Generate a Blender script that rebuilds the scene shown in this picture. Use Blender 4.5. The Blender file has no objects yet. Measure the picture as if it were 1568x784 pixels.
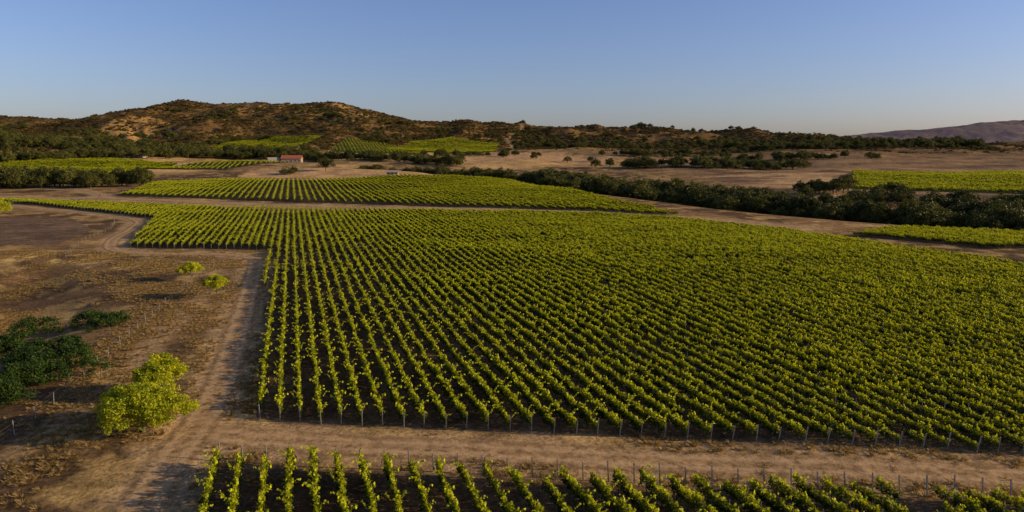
import bpy, math, random
import numpy as np
from mathutils import Vector
random.seed(7)
RNG = np.random.default_rng(11)
SUN_AZ, SUN_EL = math.radians(94), math.radians(16)
CAM_H = 24.0
scene = bpy.context.scene

# ------------------------------------------------------------------ noise
def _h(ix, iy, seed):
    n = (ix.astype(np.int64)*374761393 + iy.astype(np.int64)*668265263 + seed*1442695041) & 0x7fffffff
    n = ((n ^ (n >> 13))*1274126177) & 0x7fffffff
    n = n ^ (n >> 16)
    return (n & 0xffff)/65535.0
def vnoise(x, y, seed=0):
    x0 = np.floor(x); y0 = np.floor(y)
    fx = x-x0; fy = y-y0
    fx = fx*fx*fx*(fx*(fx*6-15)+10); fy = fy*fy*fy*(fy*(fy*6-15)+10)
    a = _h(x0, y0, seed); b = _h(x0+1, y0, seed); c = _h(x0, y0+1, seed); d = _h(x0+1, y0+1, seed)
    return (a*(1-fx)+b*fx)*(1-fy)+(c*(1-fx)+d*fx)*fy
def fbm(x, y, s, o=4, seed=0):
    t = 0; a = 1; tot = 0; f = 1.0/s
    for i in range(o):
        t = t + a*vnoise(x*f+i*17.3, y*f-i*9.1, seed+i); tot += a; a *= .5; f *= 2.03
    return t/tot
def ridged(x, y, s, o=5, seed=0):
    t = 0; a = 1; tot = 0; f = 1.0/s
    for i in range(o):
        n = 1-np.abs(2*vnoise(x*f+i*7.7, y*f+i*3.1, seed+i)-1)
        t = t + a*n*n; tot += a; a *= .5; f *= 2.07
    return t/tot
def sstep(a, b, x):
    t = np.clip((x-a)/(b-a), 0, 1); return t*t*(3-2*t)

def seg_dist(x, y, p, q):
    dx, dy = q[0]-p[0], q[1]-p[1]
    t = np.clip(((x-p[0])*dx+(y-p[1])*dy)/(dx*dx+dy*dy), 0, 1)
    return np.hypot(x-(p[0]+t*dx), y-(p[1]+t*dy)), t
def poly_dist(x, y, pts):
    d = np.full(np.shape(x), 1e9)
    for p, q in zip(pts[:-1], pts[1:]):
        d = np.minimum(d, seg_dist(x, y, p, q)[0])
    return d
def inside(x, y, poly):
    r = np.zeros(np.shape(x), bool); n = len(poly)
    for i in range(n):
        x1, y1 = poly[i]; x2, y2 = poly[(i+1) % n]
        if y1 == y2: continue
        c = ((y1 > y) != (y2 > y)) & (x < (x2-x1)*(y-y1)/(y2-y1)+x1)
        r ^= c
    return r

# ------------------------------------------------------------------ layout (metres)
CREEK = [(-140, 680), (-60, 640), (25, 560), (53, 480), (82, 405), (105, 355), (120, 312), (146, 276), (178, 246), (220, 220), (300, 190)]
GULLY = [(-95, 30), (-66, 62), (-68, 96), (-95, 130)]
RIDGES = [
 (560, [(-2600, 1700, 110), (-1519, 1500, 107), (-1099, 1500, 88), (-930, 1500, 77), (-812, 1500, 86), (-755, 1500, 106), (-700, 1500, 121), (-629, 1500, 109),
        (-559, 1500, 115), (-482, 1500, 110), (-384, 1500, 117), (-314, 1500, 101), (-251, 1500, 82), (-118, 1500, 74), (22, 1500, 68),
        (163, 1500, 67), (293, 1450, 55), (413, 1400, 48), (525, 1350, 45), (554, 1300, 38), (626, 1250, 28), (694, 1150, 17)]),
 (320, [(-384, 1500, 116), (-330, 1330, 84), (-350, 1180, 46), (-370, 1100, 25)]),
 (300, [(-559, 1500, 112), (-520, 1320, 84), (-560, 1150, 46)]),
 (280, [(-700, 1500, 118), (-720, 1330, 84), (-690, 1150, 48)]),
 (260, [(-118, 1500, 72), (-90, 1350, 54), (-120, 1240, 30)]),
 (260, [(163, 1500, 66), (190, 1320, 50), (160, 1160, 28)]),
 (240, [(413, 1400, 45), (400, 1250, 38), (370, 1120, 24)]),
 (380, [(-1500, 1250, 92), (-1130, 1260, 82), (-960, 1240, 52), (-820, 1180, 26)]),
 (260, [(-900, 880, 34), (-640, 900, 36), (-520, 930, 24)]),
 (300, [(1050, 1450, 34), (1400, 1500, 68), (2200, 1500, 90)]),
 (1500, [(2000, 5000, 30), (2330, 5000, 84), (2551, 5000, 118), (2830, 5000, 136), (3112, 5000, 156), (3346, 5000, 196), (3664, 5000, 216), (4514, 5000, 215), (6500, 4800, 260)]),
 (900, [(2700, 3600, 30), (3100, 3700, 70), (3900, 3700, 90)]),
]
def hill_part(x, y):
    hz = np.zeros(x.shape)
    wob = 70*(fbm(x, y, 180, 3, 21)-.5)
    for W, pts in RIDGES:
        for p, q in zip(pts[:-1], pts[1:]):
            d, t = seg_dist(x, y, p, q)
            tt = np.clip((d+np.minimum(d, 60)/60*wob*(W/500.))/W, 0, 1)
            g = .6*(1-tt)**1.7+.4*(1+np.cos(np.pi*tt))/2
            hz = np.maximum(hz, (p[2]+(q[2]-p[2])*t-14)*g*(tt < 1))
    return hz
def height(x, y, parts=False):
    x = np.asarray(x, float); y = np.asarray(y, float)
    und = 1.5*(fbm(x, y, 75, 3, 3)-.5) + 0.25*(fbm(x, y, 14, 2, 5)-.5)
    r_ = np.hypot(x, y)
    far = sstep(300, 900, r_)
    und = und*(1+far*2.5)
    und = und + 11*(fbm(x, y, 210, 3, 15)-.5)*sstep(420, 620, r_)*sstep(3000, 1500, r_)
    base = und + 14*sstep(450, 1100, y)
    base = base + 1.8*np.exp(-(((x-60)/45)**2+((y-135)/50)**2))
    base = base - 7.5*np.exp(-(poly_dist(x, y, CREEK)/36)**2)
    base = base - 2.2*np.exp(-(poly_dist(x, y, GULLY)/9)**2)
    hz = hill_part(x, y); h0 = hz
    near = sstep(3600, 2200, r_)
    rn = (ridged(x, y, 190, 5, 31)-.45)*near + (ridged(x, y, 1100, 4, 35)-.45)*(1-near)
    big = sstep(4, 30, hz)
    amp = 28*np.clip(1.15-hz/110., .16, 1)*near + 45*np.clip(1.2-hz/200., .2, 1)*(1-near)
    hz = hz + big*rn*amp + sstep(2, 20, hz)*(fbm(x, y, 28, 3, 40)-.5)*6
    if parts: return base+hz, h0
    return base+hz

MAIN = [(-23, 59), (41, 52.3), (75, 48.5), (118, 60), (125, 95), (100, 133), (88.6, 155), (85, 173), (77, 196), (64.7, 216), (48, 236), (20, 249), (-21, 258),
        (-115, 272), (-236, 310), (-330, 338), (-330, 332), (-236, 303), (-177, 273), (-119.5, 231), (-93, 166), (-58, 162)]
LOWER = [(-23.2, 50.2), (-17, 33), (70, 22), (95, 36), (72, 41.0), (44, 44.2)]
SECOND = [(-192, 340), (-110, 309), (-24, 278), (26, 263), (52, 247), (60, 243), (47, 300), (32, 392), (-2, 531), (-192, 531), (-246, 481)]
STRIP = [(93, 188), (113, 160), (150, 170), (160, 187), (118, 207)]
RIGHT = [(192, 392), (300, 350), (420, 400), (440, 520), (262, 535)]
LEFTB = [(-420, 540), (-318, 560), (-345, 720), (-420, 780), (-560, 740)]
THIRD = [(-345, 650), (-262, 640), (-250, 790), (-310, 830)]
UPPER = [(-250, 960), (-120, 930), (-130, 1060), (-260, 1100)]
UPPER2 = [(-180, 1000), (-25, 1020), (-20, 1190), (-150, 1210)]
UPPER3 = [(-430, 960), (-300, 980), (-290, 1090), (-420, 1100)]
ALLB = [MAIN, LOWER, SECOND, STRIP, RIGHT, LEFTB, THIRD, UPPER, UPPER2, UPPER3]

FARM_ROAD = [(-20.5, 25), (-22.8, 36), (-24.8, 43), (-26.4, 51), (-29.2, 65.5), (-36.8, 90.7), (-46.8, 122), (-52.5, 140), (-56.5, 149), (-64, 154.5), (-73, 156), (-85, 157),
             (-95, 163), (-103, 177), (-112, 203), (-122, 225), (-140, 243), (-165, 259), (-203, 279), (-300, 318)]
FIELD_ROAD = [(-27, 55.4), (-15, 53.9), (10, 51.2), (42, 48.0), (72, 44.4), (110, 42.0)]
NORTH_ROAD = [(-340, 354), (-236, 328), (-190, 320), (-115, 291), (-24, 268), (22, 256.6), (50, 241.6), (70, 226), (84, 206)]
TRACK2 = [(-290, 420), (-250, 400), (-210, 355), (-190, 320)]
TRACK3 = [(180, 385), (230, 362), (320, 325)]
HILLTRACK = [(-20, 900), (5, 1100), (-10, 1250), (20, 1420), (22, 1490)]
HILLTRACK2 = [(120, 1000), (170, 1200), (155, 1300)]
PASTURE_TRACK = [(-44, 30), (-39, 52), (-41, 70), (-47, 95), (-52, 118), (-60, 138), (-80, 150)]

def smooth_line(pts, step):
    P = [Vector(p) for p in pts]; out = []
    for i in range(len(P)-1):
        p0 = P[max(i-1, 0)]; p1 = P[i]; p2 = P[i+1]; p3 = P[min(i+2, len(P)-1)]
        n = max(2, int((p2-p1).length/step))
        for k in range(n):
            t = k/n
            out.append(.5*((2*p1)+(-p0+p2)*t+(2*p0-5*p1+4*p2-p3)*t*t+(-p0+3*p1-3*p2+p3)*t**3))
    out.append(P[-1]); return [(v.x, v.y) for v in out]

# ------------------------------------------------------------------ mesh helpers
def mesh_obj(name, verts, faces, mats=(), smooth=False, link=True):
    me = bpy.data.meshes.new(name)
    verts = np.asarray(verts, np.float32)
    if isinstance(faces, np.ndarray):
        k = faces.shape[1]
        me.vertices.add(len(verts)); me.vertices.foreach_set('co', verts.ravel())
        me.loops.add(faces.size); me.loops.foreach_set('vertex_index', faces.astype(np.int32).ravel())
        me.polygons.add(len(faces)); me.polygons.foreach_set('loop_start', np.arange(0, faces.size, k, dtype=np.int32))
        me.update(calc_edges=True)
    else:
        me.from_pydata([tuple(map(float, v)) for v in verts], [], faces)
    for m in mats: me.materials.append(m)
    if smooth: me.polygons.foreach_set('use_smooth', [True]*len(me.polygons))
    me.validate()
    ob = bpy.data.objects.new(name, me)
    if link: scene.collection.objects.link(ob)
    return ob
def color_attr(me, name, cols):
    a = me.color_attributes.new(name, 'FLOAT_COLOR', 'POINT')
    c = np.ones((len(me.vertices), 4), np.float32); c[:, :cols.shape[1]] = cols
    a.data.foreach_set('color', c.ravel())

# ------------------------------------------------------------------ materials
def new_mat(name):
    m = bpy.data.materials.new(name); m.use_nodes = True
    nt = m.node_tree; nt.nodes.clear()
    return m, nt, nt.nodes, nt.links
def N(ns, t, **kw):
    n = ns.new(t)
    for k, v in kw.items(): setattr(n, k, v)
    return n

def leaf_mat(name, dark, light, trans=.35, rnd=.3):
    m, nt, ns, L = new_mat(name)
    out = N(ns, 'ShaderNodeOutputMaterial')
    at = N(ns, 'ShaderNodeAttribute', attribute_name='lv')
    oi = N(ns, 'ShaderNodeObjectInfo')
    add = N(ns, 'ShaderNodeMath', operation='MULTIPLY_ADD'); add.inputs[1].default_value = rnd
    L.new(oi.outputs['Random'], add.inputs[0])
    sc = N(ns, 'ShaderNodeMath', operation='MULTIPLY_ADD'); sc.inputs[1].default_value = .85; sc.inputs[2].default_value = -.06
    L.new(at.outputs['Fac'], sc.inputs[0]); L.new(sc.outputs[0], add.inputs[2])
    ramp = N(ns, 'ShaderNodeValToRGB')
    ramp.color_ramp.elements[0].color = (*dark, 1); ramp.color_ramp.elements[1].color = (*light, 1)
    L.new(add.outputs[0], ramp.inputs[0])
    d = N(ns, 'ShaderNodeBsdfPrincipled'); d.inputs['Roughness'].default_value = .55
    d.inputs['Specular IOR Level'].default_value = .15
    t = N(ns, 'ShaderNodeBsdfTranslucent')
    hs = N(ns, 'ShaderNodeMixRGB', blend_type='MULTIPLY'); hs.inputs[0].default_value = 1
    hs.inputs[2].default_value = (1.5, 1.4, .45, 1)
    L.new(ramp.outputs[0], d.inputs['Base Color']); L.new(ramp.outputs[0], hs.inputs[1]); L.new(hs.outputs[0], t.inputs[0])
    mx = N(ns, 'ShaderNodeMixShader'); mx.inputs[0].default_value = trans
    L.new(d.outputs[0], mx.inputs[1]); L.new(t.outputs[0], mx.inputs[2]); L.new(mx.outputs[0], out.inputs[0])
    return m
def simple_mat(name, c1, c2, scale=3., rough=.85, bump=.2, metal=0.):
    m, nt, ns, L = new_mat(name)
    out = N(ns, 'ShaderNodeOutputMaterial'); b = N(ns, 'ShaderNodeBsdfPrincipled')
    b.inputs['Roughness'].default_value = rough; b.inputs['Metallic'].default_value = metal
    tc = N(ns, 'ShaderNodeTexCoord'); nz = N(ns, 'ShaderNodeTexNoise'); nz.inputs['Scale'].default_value = scale; nz.inputs['Detail'].default_value = 6
    L.new(tc.outputs['Object'], nz.inputs['Vector'])
    r = N(ns, 'ShaderNodeValToRGB'); r.color_ramp.elements[0].position = .35; r.color_ramp.elements[1].position = .65
    r.color_ramp.elements[0].color = (*c1, 1); r.color_ramp.elements[1].color = (*c2, 1)
    L.new(nz.outputs[0], r.inputs[0]); L.new(r.outputs[0], b.inputs['Base Color'])
    bp = N(ns, 'ShaderNodeBump'); bp.inputs['Strength'].default_value = bump; L.new(nz.outputs[0], bp.inputs['Height']); L.new(bp.outputs[0], b.inputs['Normal'])
    L.new(b.outputs[0], out.inputs[0]); return m

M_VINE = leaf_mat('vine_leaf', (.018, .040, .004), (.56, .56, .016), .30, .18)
M_TREE = leaf_mat('bright_tree_leaf', (.14, .19, .008), (.66, .62, .03), .36)
M_OAK = leaf_mat('oak_leaf', (.020, .030, .008), (.17, .155, .028), .12)
M_SHRUB = leaf_mat('shrub_leaf', (.014, .034, .006), (.065, .10, .013), .15)
M_SCRUB = leaf_mat('chaparral_leaf', (.032, .028, .010), (.22, .135, .032), .1)
M_GRASS = leaf_mat('dry_grass_blade', (.13, .08, .032), (.46, .30, .11), .3)
M_BARK = simple_mat('bark', (.07, .045, .03), (.14, .10, .07), 6)
M_POST = simple_mat('weathered_post', (.15, .125, .10), (.32, .28, .23), 8)
M_WIRE = simple_mat('fence_wire', (.25, .24, .23), (.35, .33, .31), 8, .5, 0, .6)
M_ROOF = simple_mat('clay_tile_roof', (.30, .07, .03), (.42, .12, .055), 1.5)
M_WALL = simple_mat('stucco_wall', (.30, .23, .16), (.38, .30, .22), 1)
M_GLASS = simple_mat('window_glass', (.02, .025, .03), (.03, .035, .04), 1, .1, 0)
M_WHITE = simple_mat('white_paint', (.38, .34, .29), (.46, .42, .37), 1)

def ground_mat():
    m, nt, ns, L = new_mat('ground_soil')
    out = N(ns, 'ShaderNodeOutputMaterial'); b = N(ns, 'ShaderNodeBsdfPrincipled'); b.inputs['Roughness'].default_value = .95
    b.inputs['Specular IOR Level'].default_value = .03
    at = N(ns, 'ShaderNodeAttribute', attribute_name='zone')
    ge = N(ns, 'ShaderNodeNewGeometry')
    cur = at.outputs['Color']
    for s, lo, hi, det in ((.045, .66, 1.34, 8), (.35, .58, 1.42, 6), (2.4, .5, 1.5, 6)):
        nz = N(ns, 'ShaderNodeTexNoise'); nz.inputs['Scale'].default_value = s; nz.inputs['Detail'].default_value = det; nz.inputs['Roughness'].default_value = .68
        L.new(ge.outputs['Position'], nz.inputs['Vector'])
        mr = N(ns, 'ShaderNodeMapRange'); mr.inputs[1].default_value = .32; mr.inputs[2].default_value = .68; mr.inputs[3].default_value = lo; mr.inputs[4].default_value = hi
        L.new(nz.outputs[0], mr.inputs[0])
        mu = N(ns, 'ShaderNodeMixRGB', blend_type='MULTIPLY'); mu.inputs[0].default_value = 1
        L.new(cur, mu.inputs[1]); L.new(mr.outputs[0], mu.inputs[2]); cur = mu.outputs[0]
        last = nz
    L.new(cur, b.inputs['Base Color'])
    bp = N(ns, 'ShaderNodeBump'); bp.inputs['Strength'].default_value = .9; bp.inputs['Distance'].default_value = .18
    L.new(last.outputs[0], bp.inputs['Height']); L.new(bp.outputs[0], b.inputs['Normal'])
    L.new(b.outputs[0], out.inputs[0]); return m

def road_mat():
    m, nt, ns, L = new_mat('dirt_road_surface')
    out = N(ns, 'ShaderNodeOutputMaterial'); b = N(ns, 'ShaderNodeBsdfPrincipled'); b.inputs['Roughness'].default_value = .95
    b.inputs['Specular IOR Level'].default_value = .03
    at = N(ns, 'ShaderNodeAttribute', attribute_name='across')
    ge = N(ns, 'ShaderNodeNewGeometry')
    nz = N(ns, 'ShaderNodeTexNoise'); nz.inputs['Scale'].default_value = 1.1; nz.inputs['Detail'].default_value = 9; nz.inputs['Roughness'].default_value = .78
    L.new(ge.outputs['Position'], nz.inputs['Vector'])
    sep = N(ns, 'ShaderNodeSeparateColor'); L.new(at.outputs['Color'], sep.inputs[0])
    r = N(ns, 'ShaderNodeValToRGB'); r.color_ramp.elements[0].position = .34; r.color_ramp.elements[1].position = .66
    r.color_ramp.elements[0].color = (.18, .10, .043, 1); r.color_ramp.elements[1].color = (.60, .37, .17, 1)
    L.new(nz.outputs[0], r.inputs[0])
    mt = N(ns, 'ShaderNodeMixRGB'); mt.inputs[2].default_value = (.64, .42, .215, 1)
    mf = N(ns, 'ShaderNodeMath', operation='MULTIPLY'); mf.inputs[1].default_value = .5
    L.new(sep.outputs[1], mf.inputs[0]); L.new(mf.outputs[0], mt.inputs[0]); L.new(r.outputs[0], mt.inputs[1])
    L.new(mt.outputs[0], b.inputs['Base Color'])
    bp = N(ns, 'ShaderNodeBump'); bp.inputs['Strength'].default_value = 1.; bp.inputs['Distance'].default_value = .18
    L.new(nz.outputs[0], bp.inputs['Height']); L.new(bp.outputs[0], b.inputs['Normal'])
    # ragged verge: road surface breaks up into the soil at its edges
    ad = N(ns, 'ShaderNodeMath', operation='ADD'); L.new(sep.outputs[0], ad.inputs[0]); L.new(nz.outputs[0], ad.inputs[1])
    mr = N(ns, 'ShaderNodeMapRange'); mr.inputs[1].default_value = .74; mr.inputs[2].default_value = 1.25
    L.new(ad.outputs[0], mr.inputs[0])
    tr = N(ns, 'ShaderNodeBsdfTransparent'); mx = N(ns, 'ShaderNodeMixShader')
    L.new(mr.outputs[0], mx.inputs[0]); L.new(tr.outputs[0], mx.inputs[1]); L.new(b.outputs[0], mx.inputs[2]); L.new(mx.outputs[0], out.inputs[0])
    return m

# ------------------------------------------------------------------ ground sheet
ang_f = np.radians(np.arange(-62, 62.01, .13)); ang_b = np.radians(np.arange(65, 296, 3.0))
ang = np.concatenate([ang_f, ang_b])
rad = np.concatenate([[4, 8, 13, 18, 23, 27], np.exp(np.arange(math.log(30), math.log(14000), .0095))])
A, R = np.meshgrid(ang, rad)
X = R*np.sin(A); Y = R*np.cos(A); Z, H0 = height(X, Y, True)
nr, na = X.shape
verts = np.stack([X.ravel(), Y.ravel(), Z.ravel()], 1)
i = np.arange(nr-1)[:, None]*na; j = np.arange(na)[None, :]; j2 = (j+1) % na
faces = np.stack([(i+j), (i+j2), (i+na+j2), (i+na+j)], -1).reshape(-1, 4)[:, ::-1]
ground = mesh_obj('ground', verts, faces, [ground_mat()], True)
def C(*c): return np.array(c)
x = verts[:, 0]; y = verts[:, 1]; z = verts[:, 2]; h0 = H0.ravel()
def mixc(c, col, f): return c*(1-f[:, None])+np.asarray(col)*f[:, None]
n1 = fbm(x, y, 30, 5, 50); n2 = fbm(x, y, 6, 4, 60); n3 = fbm(x, y, 160, 4, 70); n4 = fbm(x, y*2.5, 70, 4, 74)
col = np.tile(C(.25, .142, .056), (len(x), 1))
col = mixc(col, C(.10, .058, .028), sstep(.42, .58, n1)*.9)
col = mixc(col, C(.50, .31, .105), sstep(.52, .65, n2)*.65)
gold = np.exp(-(((x+98)/12)**2+((y-151)/7)**2))
col = mixc(col, C(.72, .48, .17), np.clip(gold*1.2, 0, .9)*sstep(.35, .5, n2))
till = inside(x, y, [(-260, 150), (-112, 168), (-122, 200), (-150, 235), (-330, 290)]).astype(float)
col = mixc(col, C(.16, .098, .058), till*.85)
right_field = sstep(0, 40, x-120.)*sstep(290, 330, y)
col = mixc(col, C(.27, .15, .075), right_field*sstep(900, 600, y)*.75)
col = mixc(col, C(.50, .30, .13), right_field*sstep(.53, .60, n4)*sstep(1000, 600, y)*.85)
col = mixc(col, C(.10, .064, .034), right_field*sstep(.46, .40, n4)*sstep(1000, 600, y)*.85)
tan = sstep(480, 600, y)*(y < 1400)*sstep(300, -100, x)
col = mixc(col, C(.58, .35, .13), tan*sstep(.42, .55, n3)*.85)
tan2 = sstep(500, 650, y)*(y < 1400)*sstep(0, 300, x)
col = mixc(col, C(.21, .122, .058), tan2*.6)
mid = inside(x, y, [(-215, 545), (-10, 545), (20, 520), (10, 590), (-100, 640), (-230, 640)]).astype(float)
col = mixc(col, C(.54, .32, .14), mid*.8)
kn = inside(x, y, [(-60, 760), (110, 780), (130, 900), (20, 1010), (-40, 980)]).astype(float)
col = mixc(col, C(.48, .28, .13), kn*.75)
for B in ALLB:
    far = B in (RIGHT, LEFTB, UPPER, UPPER2, UPPER3)
    f = inside(x, y, B).astype(float)
    col = mixc(col, C(.06, .09, .015) if far else C(.125, .073, .034), f*.92)
# hills
hill = sstep(1.5, 9, h0+5*(n1-.5)+5*(n3-.5))*(y > 700)*(x < 1100)
for B in ALLB: hill = hill*(1-inside(x, y, B)*.9)
chap = np.outer(1-n2, C(.13, .075, .026))+np.outer(n2, C(.24, .13, .042))
col = col*(1-hill[:, None])+chap*hill[:, None]
col = mixc(col, C(.46, .26, .085), hill*sstep(.56, .67, n3)*.7*(x < 0))
col = mixc(col, C(.05, .040, .016), hill*sstep(.48, .60, n1)*.75)
# track corridors
for pts, w in ((FARM_ROAD, 3.2), (FIELD_ROAD, 3.6), (NORTH_ROAD, 9), (TRACK2, 5), (TRACK3, 4), (HILLTRACK, 3), (HILLTRACK2, 3), (PASTURE_TRACK, 1.3)):
    d = poly_dist(x, y, pts)
    col = mixc(col, C(.46, .29, .135), sstep(w*1.5, w*.5, d+3*(n2-.5))*(.8 if w > 3.1 else .5))
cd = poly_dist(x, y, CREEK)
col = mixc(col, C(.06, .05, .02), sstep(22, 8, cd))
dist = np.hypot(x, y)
col = mixc(col, C(.19, .135, .12), sstep(1900, 3000, dist))  # distance haze painted into the far range's base colour
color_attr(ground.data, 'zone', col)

# ------------------------------------------------------------------ roads
M_ROAD = road_mat()
def road(name, pts, w, lift=.05):
    line = np.array(smooth_line(pts, 1.0)); n = len(line)
    tan = np.gradient(line, axis=0); tan /= np.linalg.norm(tan, axis=1)[:, None]
    nor = np.stack([-tan[:, 1], tan[:, 0]], 1)
    k = 15; off = np.linspace(-1, 1, k)
    P = line[:, None, :]+nor[:, None, :]*(off*w/2)[None, :, None]
    zz = height(P[..., 0], P[..., 1])+lift
    V = np.dstack([P, zz]).reshape(-1, 3)
    a = np.arange(n-1)[:, None]*k+np.arange(k-1)[None, :]
    F = np.stack([a, a+k, a+k+1, a+1], -1).reshape(-1, 4)[:, ::-1]
    o = mesh_obj(name, V, F, [M_ROAD], True)
    edge = np.clip((1-np.abs(off))*1.5, 0, .75)
    rut = np.exp(-((np.abs(off*w/2)-.85)/.28)**2)
    c = np.zeros((n, k, 3)); c[..., 0] = edge; c[..., 1] = rut
    color_attr(o.data, 'across', c.reshape(-1, 3))
road('dirt_road', FARM_ROAD, 4.6, .06)
road('dirt_road', FIELD_ROAD, 5.6, .045)
road('dirt_road', NORTH_ROAD, 7, .09)
road('dirt_road', TRACK2, 4, .12)
road('dirt_road', TRACK3, 4, .12)

# ------------------------------------------------------------------ foliage builders
def leaves(centers, size, up=.4, aspect=.8, rng=RNG):
    n = len(centers)
    nrm = rng.normal(size=(n, 3)); nrm[:, 2] += up; nrm /= np.linalg.norm(nrm, axis=1)[:, None]
    a = rng.normal(size=(n, 3)); a -= (a*nrm).sum(1)[:, None]*nrm; a /= np.linalg.norm(a, axis=1)[:, None]
    b = np.cross(nrm, a)
    s = (size*rng.uniform(.65, 1.35, n))[:, None]*.5
    fold = nrm*s*.35
    q = np.stack([centers-a*s, centers-b*s*aspect+fold, centers+a*s, centers+b*s*aspect+fold], 1)
    return q.reshape(-1, 3)
def tube(p, q, r0, r1, k=6):
    p = Vector(p); q = Vector(q); d = (q-p).normalized()
    u = d.orthogonal().normalized(); v = d.cross(u)
    V = []; F = []
    for c, r in ((p, r0), (q, r1)):
        for i in range(k):
            a = 2*math.pi*i/k; V.append(c+u*math.cos(a)*r+v*math.sin(a)*r)
    for i in range(k): F.append((i, (i+1) % k, k+(i+1) % k, k+i))
    return V, F
def plant_mesh(name, leafcen, lsize, tubes, lmat, bmat, up=.4, link=True, lv=None):
    q = leaves(leafcen, lsize, up); nl = len(leafcen)
    V = [q]; tf = []; base = len(q)
    for t in tubes:
        tv, f = tube(*t); V.append(np.array([tuple(v) for v in tv])); tf += [tuple(i+base for i in ff) for ff in f]; base += len(tv)
    V = np.vstack(V)
    F = np.arange(nl*4).reshape(-1, 4)
    if tf: F = np.vstack([F, np.array(tf)])
    o = mesh_obj(name, V, F, [lmat, bmat], False, link)
    mi = np.zeros(len(F), np.int32); mi[nl:] = 1; o.data.polygons.foreach_set('material_index', mi)
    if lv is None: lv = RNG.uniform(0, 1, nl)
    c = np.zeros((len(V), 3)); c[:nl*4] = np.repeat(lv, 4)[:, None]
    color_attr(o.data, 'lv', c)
    return o
def crown(lobes, nclump, nleaf, cr, rng=RNG):
    out = []; lv = []
    vol = np.array([l[3]*l[4]*l[5] for l in lobes])**.67; vol /= vol.sum()
    per = nleaf//nclump
    for c in range(nclump):
        l = lobes[rng.choice(len(lobes), p=vol)]
        d = rng.normal(size=3); d /= np.linalg.norm(d); d[2] = d[2] if d[2] > -.5 else -d[2]
        rr = rng.uniform(.62, 1.0)
        cen = np.array(l[:3])+d*np.array(l[3:6])*rr
        k = int(per*rng.uniform(.6, 1.5)); r = cr*rng.uniform(.6, 1.4)
        g = rng.normal(size=(k, 3)); g /= np.linalg.norm(g, axis=1)[:, None]
        g *= (rng.uniform(.25, 1.25, k)**.75)[:, None]*r; g[:, 2] *= .75
        out.append(cen+g); lv.append(np.clip(rng.uniform(.15, .75)+rng.normal(0, .16, k), 0, 1))
    P = np.vstack(out); lv = np.concatenate(lv)
    return P, lv
def make_tree(name, w, h, nclump, nleaf, lsize, lmat, trunk=.25, link=True, seed=0, cr=None, skirt=.5):
    """skirt: height fraction of the crown centres; low = crown reaches the ground"""
    rng = np.random.default_rng(seed)
    lobes = []; nl = 6
    rz = h*(1-skirt)*.62
    for i in range(nl):
        a = 2*math.pi*i/nl+rng.uniform(-.4, .4); rr = w*.25*rng.uniform(.7, 1.15)
        lobes.append((math.cos(a)*rr, math.sin(a)*rr, h*(skirt+rng.uniform(-.07, .07)), w*rng.uniform(.19, .27), w*rng.uniform(.19, .27), rz*rng.uniform(.8, 1.1)))
    lobes.append((0, 0, h*(skirt+.12), w*.26, w*.26, rz*1.25))
    P, lv = crown(lobes, nclump, nleaf, cr or w*.085, rng)
    low = P[:, 2] < .15
    P[low, 2] = rng.uniform(.1, .6, low.sum())
    tubes = [((0, 0, -.3), (0.015*w, 0, h*.32), trunk, trunk*.7, 7)]
    for l in lobes:
        mid = (l[0]*.45, l[1]*.45, h*.42)
        tubes.append(((0.015*w, 0, h*.28), mid, trunk*.55, trunk*.35, 5)); tubes.append((mid, (l[0], l[1], l[2]+l[5]*.4), trunk*.35, trunk*.1, 5))
        tubes.append((mid, (l[0]*1.5, l[1]*1.5, l[2]), trunk*.25, trunk*.07, 4))
    return plant_mesh(name, P, lsize, tubes, lmat, M_BARK, .5, link, lv)

def coll(name, objs):
    c = bpy.data.collections.new(name)
    for o in objs: c.objects.link(o)
    return c
vines = []
for v in range(9):
    rng = np.random.default_rng(100+v)
    n = 210
    cx = rng.uniform(-.9, .9, n)
    wob = .05*np.sin(cx*3+v)
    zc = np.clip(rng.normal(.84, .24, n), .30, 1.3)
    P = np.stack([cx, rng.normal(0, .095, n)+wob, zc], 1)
    lv = list(np.clip((zc-.74)*.62+rng.uniform(-.08, .13, n), 0, 1)); P = [P]  # older low leaves darker, plus row shade painted into the leaf colour
    for s in range(12):
        x0 = rng.uniform(-.85, .85); ax = rng.normal(0, .25); ay = rng.normal(0, .15); L_ = rng.uniform(.2, .6)
        if s < 1: ay = rng.choice([-1, 1])*rng.uniform(.3, .7); L_ = rng.uniform(.5, .95)
        k = int(L_*20); t = np.linspace(0, 1, k)
        droop = rng.uniform(0, .5)
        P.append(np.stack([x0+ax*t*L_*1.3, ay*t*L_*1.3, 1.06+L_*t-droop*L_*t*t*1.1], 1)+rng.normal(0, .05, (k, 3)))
        lv += list(np.clip(.5+.5*t+rng.normal(0, .10, k), 0, 1))  # sunlit row tops painted in: shoots brighten towards their tips
    P = np.vstack(P)
    tubes = [((0, 0, -.1), (.03, .02, .85), .035, .028, 4), ((-.85, 0, .86), (.85, 0, .86), .02, .02, 4)]
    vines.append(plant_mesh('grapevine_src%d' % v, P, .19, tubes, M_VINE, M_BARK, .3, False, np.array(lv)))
C_VINE = coll('grapevine_library', vines)
oaks = [make_tree('oak_src%d' % i, 10.5, 7.8, 85, 3800, .44, M_OAK, .3, False, 200+i, 1.15, .40) for i in range(5)]
C_OAK = coll('oak_library', oaks)
scr = []
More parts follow.
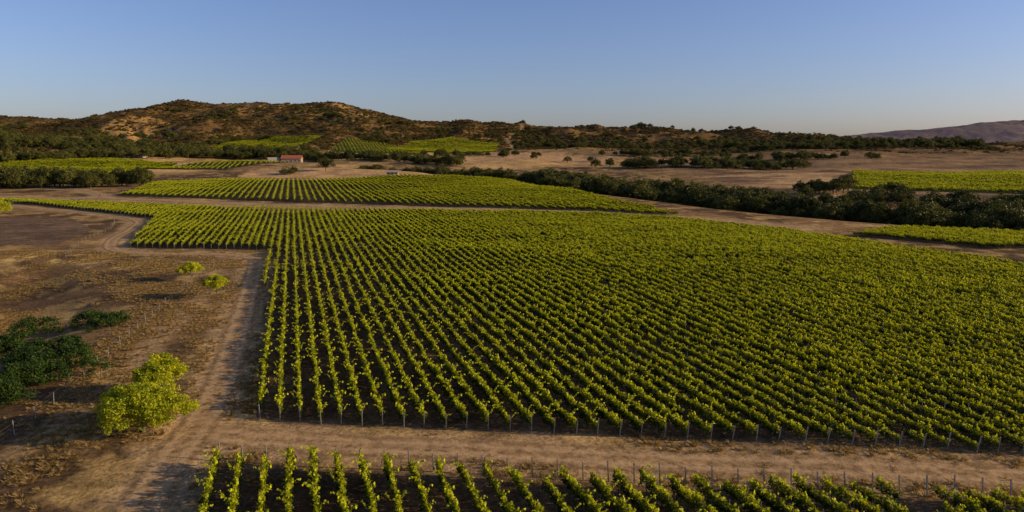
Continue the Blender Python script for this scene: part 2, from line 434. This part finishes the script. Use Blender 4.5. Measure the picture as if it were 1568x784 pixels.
for i in range(5):
    rng = np.random.default_rng(300+i)
    P, lv = crown([(0, 0, .5, 1.7, 1.5, 1.1), (1.2, .5, .3, 1.2, 1.2, .8), (-1, -.6, .3, 1.1, 1.2, .9)], 14, 240, .7, rng)
    P[:, 2] = np.maximum(P[:, 2], .05)
    scr.append(plant_mesh('scrub_src%d' % i, P, .6, [], M_SCRUB, M_BARK, .6, False, lv))
C_SCRUB = coll('scrub_library', scr)
tuft = []
for i in range(4):
    rng = np.random.default_rng(400+i); V = []
    for b in range(34):
        a = rng.uniform(0, 6.28); r0 = rng.uniform(0, .22); hh = rng.uniform(.10, .32); lean = rng.uniform(.05, .3)
        c, s = math.cos(a), math.sin(a); bx, by = c*r0, s*r0; w = .02
        V += [(bx-s*w, by+c*w, 0), (bx+s*w, by-c*w, 0), (bx+c*lean*.6+s*w*.6, by+s*lean*.6-c*w*.6, hh*.75), (bx+c*lean, by+s*lean, hh)]
    o = mesh_obj('tuft_src%d' % i, V, np.arange(len(V)).reshape(-1, 4), [M_GRASS], False, False)
    color_attr(o.data, 'lv', np.repeat(rng.uniform(0, 1, 34), 4)[:, None]*np.ones((1, 3)))
    tuft.append(o)
C_TUFT = coll('dry_grass_library', tuft)

def scatter(name, pos, rot, scl, vid, collection):
    me = bpy.data.meshes.new(name); me.vertices.add(len(pos)); me.vertices.foreach_set('co', np.asarray(pos, np.float32).ravel())
    a = me.attributes.new('rot', 'FLOAT_VECTOR', 'POINT'); a.data.foreach_set('vector', np.asarray(rot, np.float32).ravel())
    a = me.attributes.new('scl', 'FLOAT_VECTOR', 'POINT'); a.data.foreach_set('vector', np.asarray(scl, np.float32).ravel())
    a = me.attributes.new('vid', 'INT', 'POINT'); a.data.foreach_set('value', np.asarray(vid, np.int32))
    ob = bpy.data.objects.new(name, me); scene.collection.objects.link(ob)
    g = bpy.data.node_groups.new(name+'_gn', 'GeometryNodeTree')
    g.interface.new_socket('Geometry', in_out='INPUT', socket_type='NodeSocketGeometry')
    g.interface.new_socket('Geometry', in_out='OUTPUT', socket_type='NodeSocketGeometry')
    ns = g.nodes; L = g.links
    gi = ns.new('NodeGroupInput'); go = ns.new('NodeGroupOutput')
    ci = ns.new('GeometryNodeCollectionInfo'); ci.inputs[0].default_value = collection
    ci.inputs['Separate Children'].default_value = True; ci.inputs['Reset Children'].default_value = True
    iop = ns.new('GeometryNodeInstanceOnPoints'); iop.inputs['Pick Instance'].default_value = True
    def na_(nm, t):
        n = ns.new('GeometryNodeInputNamedAttribute'); n.data_type = t; n.inputs['Name'].default_value = nm
        return [o for o in n.outputs if o.enabled and o.name == 'Attribute'][0]
    L.new(gi.outputs[0], iop.inputs['Points']); L.new(ci.outputs[0], iop.inputs['Instance'])
    L.new(na_('vid', 'INT'), iop.inputs['Instance Index']); L.new(na_('rot', 'FLOAT_VECTOR'), iop.inputs['Rotation']); L.new(na_('scl', 'FLOAT_VECTOR'), iop.inputs['Scale'])
    L.new(iop.outputs[0], go.inputs[0])
    m = ob.modifiers.new('scatter', 'NODES'); m.node_group = g
    return ob

# ------------------------------------------------------------------ vineyard blocks
def rows(poly, deg, spacing, phase_pt, seg):
    a = math.radians(deg); D = np.array([math.sin(a), math.cos(a)]); Pp = np.array([math.cos(a), -math.sin(a)])
    P = np.array(poly, float); s = P@D; t = P@Pp; t0 = np.dot(phase_pt, Pp)
    k0 = math.ceil((t.min()-t0)/spacing); k1 = math.floor((t.max()-t0)/spacing)
    pts = []; ends = []; posts = []
    for k in range(k0, k1+1):
        tt = t0+k*spacing+1e-4; xs = []
        for i in range(len(P)):
            j = (i+1) % len(P)
            if (t[i] > tt) != (t[j] > tt): xs.append(s[i]+(s[j]-s[i])*(tt-t[i])/(t[j]-t[i]))
        xs.sort()
        for a0, a1 in zip(xs[::2], xs[1::2]):
            if a1-a0 < seg: continue
            a0 += RNG.uniform(-.3, .3)
            n = int((a1-a0)/seg)
            ss = a0+seg*.5+np.arange(n)*seg
            pts.append(np.outer(ss, D)+Pp*tt)
            ends += [D*(a0-.15)+Pp*tt, D*(a1+.15)+Pp*tt]
            for q in np.arange(a0+7, a1-1, 7.2): posts.append(D*q+Pp*tt)
    return np.vstack(pts), np.array(ends), np.array(posts), a
def vineyard(name, poly, deg, spacing, phase, seg=1.5, size=1., with_posts=False, miss=.012, hscale=1.):
    P, ends, posts, a = rows(poly, deg, spacing, phase, seg)
    n = len(P)
    keep = RNG.uniform(size=n) > miss*(1+8*(fbm(P[:, 0], P[:, 1], 14, 2, 88) > .70))
    P = P[keep]; n = len(P)
    P = P+RNG.normal(0, .035*size, P.shape)
    zz = height(P[:, 0], P[:, 1])
    D = np.array([math.sin(a), math.cos(a)])
    dz = height(P[:, 0]+D[0]*.7, P[:, 1]+D[1]*.7)-height(P[:, 0]-D[0]*.7, P[:, 1]-D[1]*.7)
    flip = RNG.integers(0, 2, n)
    rot = np.zeros((n, 3)); rot[:, 2] = math.pi/2-a+flip*math.pi+RNG.normal(0, .03, n)
    rot[:, 1] = -np.arctan2(dz, 1.4)*(1-2*flip)
    vig = .78+.44*fbm(P[:, 0], P[:, 1], 11, 3, 90)
    sc = RNG.uniform(.84, 1.16, n)*vig*hscale
    scl = np.stack([np.full(n, seg/1.5), RNG.uniform(.8, 1.15, n)*size*vig, sc*size**.5], 1)
    scatter(name, np.column_stack([P, zz]), rot, scl, RNG.integers(0, 9, n), C_VINE)
    if with_posts:
        V = []; F = []
        def post(p, r, h, lean=(0, 0)):
            z0 = float(height(p[0], p[1])); b = len(V)
            for zz_, ox, oy in ((z0-.1, 0, 0), (z0+h, *lean)):
                for dx, dy in ((-r, -r), (r, -r), (r, r), (-r, r)): V.append((p[0]+dx+ox, p[1]+dy+oy, zz_))
            for i in range(4): F.append((b+i, b+(i+1) % 4, b+4+(i+1) % 4, b+4+i))
            F.append((b+4, b+5, b+6, b+7))
        for i, e in enumerate(ends):
            sgn = -1 if i % 2 == 0 else 1
            ln = (D[0]*sgn*RNG.uniform(.1, .3), D[1]*sgn*RNG.uniform(.1, .3))
            post(e, .04, 1.35+RNG.uniform(0, .3), ln)
        for p in posts:
            if RNG.uniform() < .9: post(p, .02, 1.55+RNG.uniform(0, .15), (RNG.normal(0, .04), RNG.normal(0, .04)))
        mesh_obj('vineyard_trellis_posts', V, F, [M_POST])
    return n
cnt = 0
cnt += vineyard('vineyard', MAIN, -17.5, 1.72, (-22.6, 59), with_posts=True, hscale=.94)
cnt += vineyard('vineyard', LOWER, -17.5, 1.72, (-22.5, 50), with_posts=True, hscale=.96)
cnt += vineyard('vineyard', SECOND, -17.5, 3.0, (0, 300), seg=2.2, size=1.15)
cnt += vineyard('vineyard', STRIP, -17.5, 1.9, (100, 180))
cnt += vineyard('vineyard', RIGHT, 70, 3, (300, 480), seg=3, size=1.9)
cnt += vineyard('vineyard', LEFTB, -60, 3.4, (-400, 600), seg=3, size=1.9)
cnt += vineyard('vineyard', THIRD, -17, 5.0, (-300, 700), seg=3.5, size=1.9)
cnt += vineyard('vineyard', UPPER, -17, 5, (-200, 1000), seg=4.5, size=2.3)
cnt += vineyard('vineyard', UPPER2, 40, 4.5, (-100, 1100), seg=4.5, size=2.6)
cnt += vineyard('vineyard', UPPER3, 60, 4.5, (-350, 1000), seg=4.5, size=2.4)
print('vine instances', cnt)

# ------------------------------------------------------------------ individual trees
def place(o, x_, y_, rz=0, s=1.):
    o.location = (x_, y_, float(height(x_, y_))); o.rotation_euler = (0, 0, rz); o.scale = (s, s, s)
place(make_tree('broadleaf_tree', 8.4, 4.7, 360, 34000, .15, M_TREE, .22, True, 1, .42, .44), -31.4, 55.8)
place(make_tree('broadleaf_tree', 5.8, 4.3, 220, 18000, .15, M_TREE, .18, True, 2, .36, .50), -34.0, 64.4)
place(make_tree('broadleaf_tree', 5.2, 3.3, 80, 8000, .18, M_TREE, .10, True, 3, .4, .66), -58.5, 124)
place(make_tree('broadleaf_tree', 4.9, 3.7, 85, 8000, .18, M_TREE, .10, True, 4, .42, .60), -47.6, 109)
place(make_tree('broadleaf_tree', 11, 7, 140, 9000, .3, M_TREE, .3, True, 5, .9, .45), -180, 240)
place(make_tree('broadleaf_tree', 8, 4.5, 100, 6000, .3, M_TREE, .3, True, 6, .8, .45), 113, 139)
place(make_tree('broadleaf_tree', 15, 13, 80, 6000, .6, M_OAK, .4, True, 8, 1.6, .45), -158, 590)
def thicket(cx, cy, w, l, h, rz, seed):
    rng = np.random.default_rng(seed); lobes = []
    for i in range(9):
        lobes.append((rng.uniform(-.42, .42)*w, rng.uniform(-.4, .4)*l, h*.35, w*rng.uniform(.1, .2), l*rng.uniform(.15, .28), h*rng.uniform(.4, .65)))
    P, lv = crown(lobes, 170, 15000, .5, rng); P[:, 2] = np.maximum(P[:, 2], .05)
    tubes = [((l_[0], l_[1], -.1), (l_[0]+.2, l_[1], h*.6), .06, .02, 4) for l_ in lobes]
    place(plant_mesh('shrub_thicket', P, .17, tubes, M_SHRUB, M_BARK, .6, True, lv), cx, cy, rz)
thicket(-60, 92, 13, 8, 2.6, .2, 31)
thicket(-48.0, 69, 10, 9, 2.6, .9, 32)
thicket(-54, 77, 9, 8, 2.4, .3, 33)
thicket(-67, 84, 9, 7, 2.4, .1, 34)
thicket(-50, 63, 9, 6, 2.2, .6, 35)

# ------------------------------------------------------------------ oak belts and hillside scrub
op = []; osz = []
def belt(pts, width, n, s0, s1):
    line = np.array(smooth_line(pts, 4.0))
    for k in range(n):
        p = line[RNG.integers(0, len(line))]+RNG.normal(0, width*.5, 2)
        op.append(p); osz.append(RNG.uniform(s0, s1))
def clump(cx, cy, sx, sy, n, s0, s1):
    for k in range(n):
        op.append(np.array([cx+RNG.normal(0, sx), cy+RNG.normal(0, sy)])); osz.append(RNG.uniform(s0, s1))
belt([(25, 560), (53, 480), (82, 405), (105, 355), (120, 312)], 19, 190, .7, 1.7)
belt([(120, 312), (146, 276), (178, 246), (220, 220), (300, 190)], 15, 140, .7, 1.4)
belt([(165, 285), (210, 260), (300, 235)], 22, 80, .8, 1.5)
belt([(-140, 680), (-60, 640), (25, 560)], 14, 85, .7, 1.4)
belt([(-330, 432), (-290, 425), (-225, 425)], 14, 60, 1., 1.7)
clump(-300, 470, 40, 15, 20, .8, 1.4)
clump(160, 365, 7, 4, 8, .9, 1.3); clump(165, 318, 14, 7, 14, .8, 1.2)
belt([(95, 660), (180, 640), (260, 650)], 24, 70, .8, 1.5)
belt([(230, 780), (330, 800), (420, 790)], 20, 45, .8, 1.4)
belt([(-270, 860), (-190, 820), (-120, 770), (-60, 720)], 16, 100, .8, 1.6)
clump(-185, 575, 6, 6, 3, .7, 1.0)
belt([(-560, 720), (-470, 800), (-400, 860), (-330, 890), (-270, 900)], 26, 160, .9, 1.8)
clump(-640, 890, 110, 40, 260, .9, 1.8)
clump(-760, 960, 150, 50, 220, .9, 1.8)
clump(-450, 930, 90, 40, 120, .8, 1.7)
clump(-60, 860, 60, 30, 25, .8, 1.3)
belt([(440, 1010), (560, 1050), (680, 1060)], 30, 160, .9, 1.8)
belt([(150, 900), (300, 960), (440, 1010)], 30, 80, .8, 1.4)
clump(330, 1080, 120, 60, 100, .8, 1.4)
clump(265, 1440, 12, 8, 7, 1., 1.5); clump(390, 1390, 60, 10, 14, .7, 1.2)
clump(22, 1495, 4, 4, 3, .9, 1.1)
qx = RNG.uniform(-1500, 700, 12000); qy = RNG.uniform(950, 1440, 12000)
qh = hill_part(qx, qy); qd = ridged(qx, qy, 190, 3, 31)
okq = (qh > 6) & (qd < RNG.uniform(.1, .55, 12000)) & (fbm(qx, qy, 80, 3, 99) > .48)
for a_, b_ in zip(qx[okq][:1400], qy[okq][:1400]):
    op.append(np.array([a_, b_])); osz.append(RNG.uniform(.5, 1.3))
op = np.array(op); osz = np.array(osz)
ok = np.ones(len(op), bool)
for B in (MAIN, SECOND, STRIP, RIGHT, THIRD, UPPER, UPPER2, UPPER3): ok &= ~inside(op[:, 0], op[:, 1], B)
ok &= poly_dist(op[:, 0], op[:, 1], NORTH_ROAD) > 9
ok &= poly_dist(op[:, 0], op[:, 1], STRIP+STRIP[:1]) > 6
op = op[ok]; osz = osz[ok]; n = len(op); print('oaks', n)
rot = np.zeros((n, 3)); rot[:, 2] = RNG.uniform(0, 6.28, n)
scl = np.stack([osz*RNG.uniform(.8, 1.2, n), osz*RNG.uniform(.8, 1.2, n), osz*RNG.uniform(.75, 1.1, n)], 1)
scatter('oak_woodland', np.column_stack([op, height(op[:, 0], op[:, 1])]), rot, scl, RNG.integers(0, 5, n), C_OAK)

nx = 130000
px = RNG.uniform(-1700, 1000, nx); py = RNG.uniform(760, 1560, nx)
vis = np.abs(px) < py*.95
px, py = px[vis], py[vis]; pz, ph = height(px, py, True)
dens = fbm(px, py, 55, 4, 77)
ok = (ph > 3+RNG.uniform(0, 9, len(px))) & (RNG.uniform(.2, .64, len(px)) < dens)
for B in ALLB: ok &= ~inside(px, py, B)
ok &= (poly_dist(px, py, HILLTRACK) > 5)
px, py, pz = px[ok], py[ok], pz[ok]; n = len(px); print('scrub', n)
s = RNG.uniform(.5, 1.4, n)**1.4
rot = np.zeros((n, 3)); rot[:, 2] = RNG.uniform(0, 6.28, n)
scatter('chaparral_scrub', np.column_stack([px, py, pz]), rot, np.stack([s, s, s*RNG.uniform(.6, 1.1, n)], 1), RNG.integers(0, 5, n), C_SCRUB)

nx = 90000
px = RNG.uniform(-120, 60, nx); py = RNG.uniform(30, 160, nx)
dn = fbm(px, py, 7, 4, 55)
rd = np.minimum(poly_dist(px, py, FARM_ROAD), poly_dist(px, py, FIELD_ROAD))
ok = (RNG.uniform(.38, .66, nx) < dn) & ((rd > 1.5+RNG.uniform(0, 1.0, nx)) | (RNG.uniform(size=nx) < .04)) & (np.abs(px) < py*.8+8)
inv = inside(px, py, MAIN) | inside(px, py, LOWER)
ok &= ~inv | (RNG.uniform(size=nx) < .05)
px, py = px[ok], py[ok]; n = len(px); print('tufts', n)
s = RNG.uniform(.4, 1.3, n); rot = np.zeros((n, 3)); rot[:, 2] = RNG.uniform(0, 6.28, n)
scatter('dry_grass', np.column_stack([px, py, height(px, py)]), rot, np.stack([s*1.2, s*1.2, s*.8], 1), RNG.integers(0, 4, n), C_TUFT)

# ------------------------------------------------------------------ fences
def fence(pts, name='wire_fence', gap=3.6):
    line = smooth_line(pts, .5); V = []; F = []
    def addt(p, q, r0, r1, k):
        tv, tf = tube(p, q, r0, r1, k); b = len(V); V.extend([tuple(v) for v in tv]); F.extend([tuple(i+b for i in f) for f in tf])
    acc = 1e9; prev = None; last = None
    for p in line:
        if last is not None: acc += math.dist(p, last)
        last = p
        if acc >= gap:
            acc = random.uniform(-.4, .4); z0 = float(height(*p)); addt((p[0], p[1], z0-.2), (p[0]+random.gauss(0, .05), p[1], z0+random.uniform(1.15, 1.35)), .038, .034, 6)
            if prev:
                for hh in (.45, .8, 1.1): addt((prev[0], prev[1], prev[2]+hh), (p[0], p[1], z0+hh), .006, .006, 3)
            prev = (p[0], p[1], z0)
    mesh_obj(name, V, F, [M_POST, M_WIRE])
fence([(-38, 35), (-40.5, 48), (-42.4, 59), (-46, 74), (-51.7, 98), (-57, 120), (-62, 142)])
fence([(-98, 150), (-108, 172), (-117, 200), (-128, 222)])

# ------------------------------------------------------------------ farm buildings
def building(name, cx, cy, w, d, h, rh, rz, roofm, wallm, nwin=5):
    e = bpy.data.objects.new(name, None); scene.collection.objects.link(e)
    e.location = (cx, cy, float(height(cx, cy))+.2); e.rotation_euler = (0, 0, rz)
    def part(nm, V, F, m):
        o = mesh_obj(nm, V, F, [m]); o.parent = e; return o
    a, b = w/2, d/2
    part('walls', [(-a, -b, -1.5), (a, -b, -1.5), (a, b, -1.5), (-a, b, -1.5), (-a, -b, h), (a, -b, h), (a, b, h), (-a, b, h), (-a, 0, h+rh), (a, 0, h+rh)],
         [(0, 1, 5, 4), (1, 2, 6, 9, 5), (2, 3, 7, 6), (3, 0, 4, 8, 7)], wallm)
    o_ = .7; th = .25; sl = rh/b
    V = []; F = []
    for sg in (-1, 1):
        k = len(V)
        V += [(-a-o_, sg*(b+o_), h-sl*o_+.05), (a+o_, sg*(b+o_), h-sl*o_+.05), (a+o_, 0, h+rh+.05), (-a-o_, 0, h+rh+.05)]
        V += [(p[0], p[1], p[2]+th) for p in V[k:k+4]]
        F += [(k, k+1, k+2, k+3), (k+4, k+5, k+6, k+7), (k, k+1, k+5, k+4), (k+1, k+2, k+6, k+5), (k+3, k, k+4, k+7)]
    part('roof', V, F, roofm)
    for i in range(nwin):
        x0 = -a+w*(i+.5)/nwin
        if i == nwin//2: zz0, zz1, nm, ww = .05, 2.3, 'door', .8
        else: zz0, zz1, nm, ww = 1.0, 2.2, 'window_%d' % i, .75
        V = [(x0-ww, -b-.06, zz0), (x0+ww, -b-.06, zz0), (x0+ww, -b-.06, zz1), (x0-ww, -b-.06, zz1), (x0-ww, -b+.1, zz0), (x0+ww, -b+.1, zz0), (x0+ww, -b+.1, zz1), (x0-ww, -b+.1, zz1)]
        part(nm, V, [(0, 1, 2, 3), (0, 4, 5, 1), (1, 5, 6, 2), (2, 6, 7, 3), (3, 7, 4, 0)], M_GLASS if nm != 'door' else M_BARK)
building('farmhouse', -252, 800, 22, 11, 4.2, 3.4, .1, M_ROOF, M_WALL)
building('farmhouse', -272, 796, 12, 9, 3.4, 2.2, .5, M_WALL, M_WALL, 3)
building('white_house', -452, 812, 13, 8, 3.4, 2.0, .2, M_WALL, M_WHITE)
building('white_house', -434, 820, 9, 7, 3.0, 1.8, -.3, M_WALL, M_WHITE, 3)
building('barn', -96, 560, 9, 5, 2.2, 1.1, .05, M_WALL, M_WALL, 3)

# ------------------------------------------------------------------ light, sky, camera
w = bpy.data.worlds.new('World'); scene.world = w; w.use_nodes = True
ns = w.node_tree.nodes; ns.clear(); L = w.node_tree.links
sky = ns.new('ShaderNodeTexSky'); sky.sky_type = 'NISHITA'; sky.sun_disc = False
sky.sun_elevation = SUN_EL; sky.sun_rotation = SUN_AZ; sky.altitude = 0; sky.air_density = 1.0; sky.dust_density = 1.0; sky.ozone_density = 3.3
tint = ns.new('ShaderNodeMixRGB'); tint.blend_type = 'MULTIPLY'; tint.inputs[0].default_value = 1; tint.inputs[2].default_value = (1.04, .96, 1.20, 1)
bg = ns.new('ShaderNodeBackground'); bg.inputs[1].default_value = .118
wo = ns.new('ShaderNodeOutputWorld'); L.new(sky.outputs[0], tint.inputs[1]); L.new(tint.outputs[0], bg.inputs[0]); L.new(bg.outputs[0], wo.inputs[0])
S = Vector((math.sin(SUN_AZ)*math.cos(SUN_EL), math.cos(SUN_AZ)*math.cos(SUN_EL), math.sin(SUN_EL)))
ld = bpy.data.lights.new('sun', 'SUN'); ld.energy = 5.0; ld.angle = math.radians(.5); ld.color = (1, .80, .47)
lo = bpy.data.objects.new('sun', ld); scene.collection.objects.link(lo); lo.rotation_euler = (-S).to_track_quat('-Z', 'Y').to_euler(); lo.location = S*200
cd = bpy.data.cameras.new('camera'); cam = bpy.data.objects.new('camera', cd); scene.collection.objects.link(cam)
cd.sensor_width = 36; cd.lens = 36*1059/1568; cd.clip_start = .5; cd.clip_end = 30000
cam.location = (0, 0, CAM_H); cam.rotation_euler = (math.radians(90-9), 0, 0)
scene.camera = cam
scene.view_settings.view_transform = 'Standard'; scene.view_settings.look = 'None'; scene.view_settings.exposure = 0
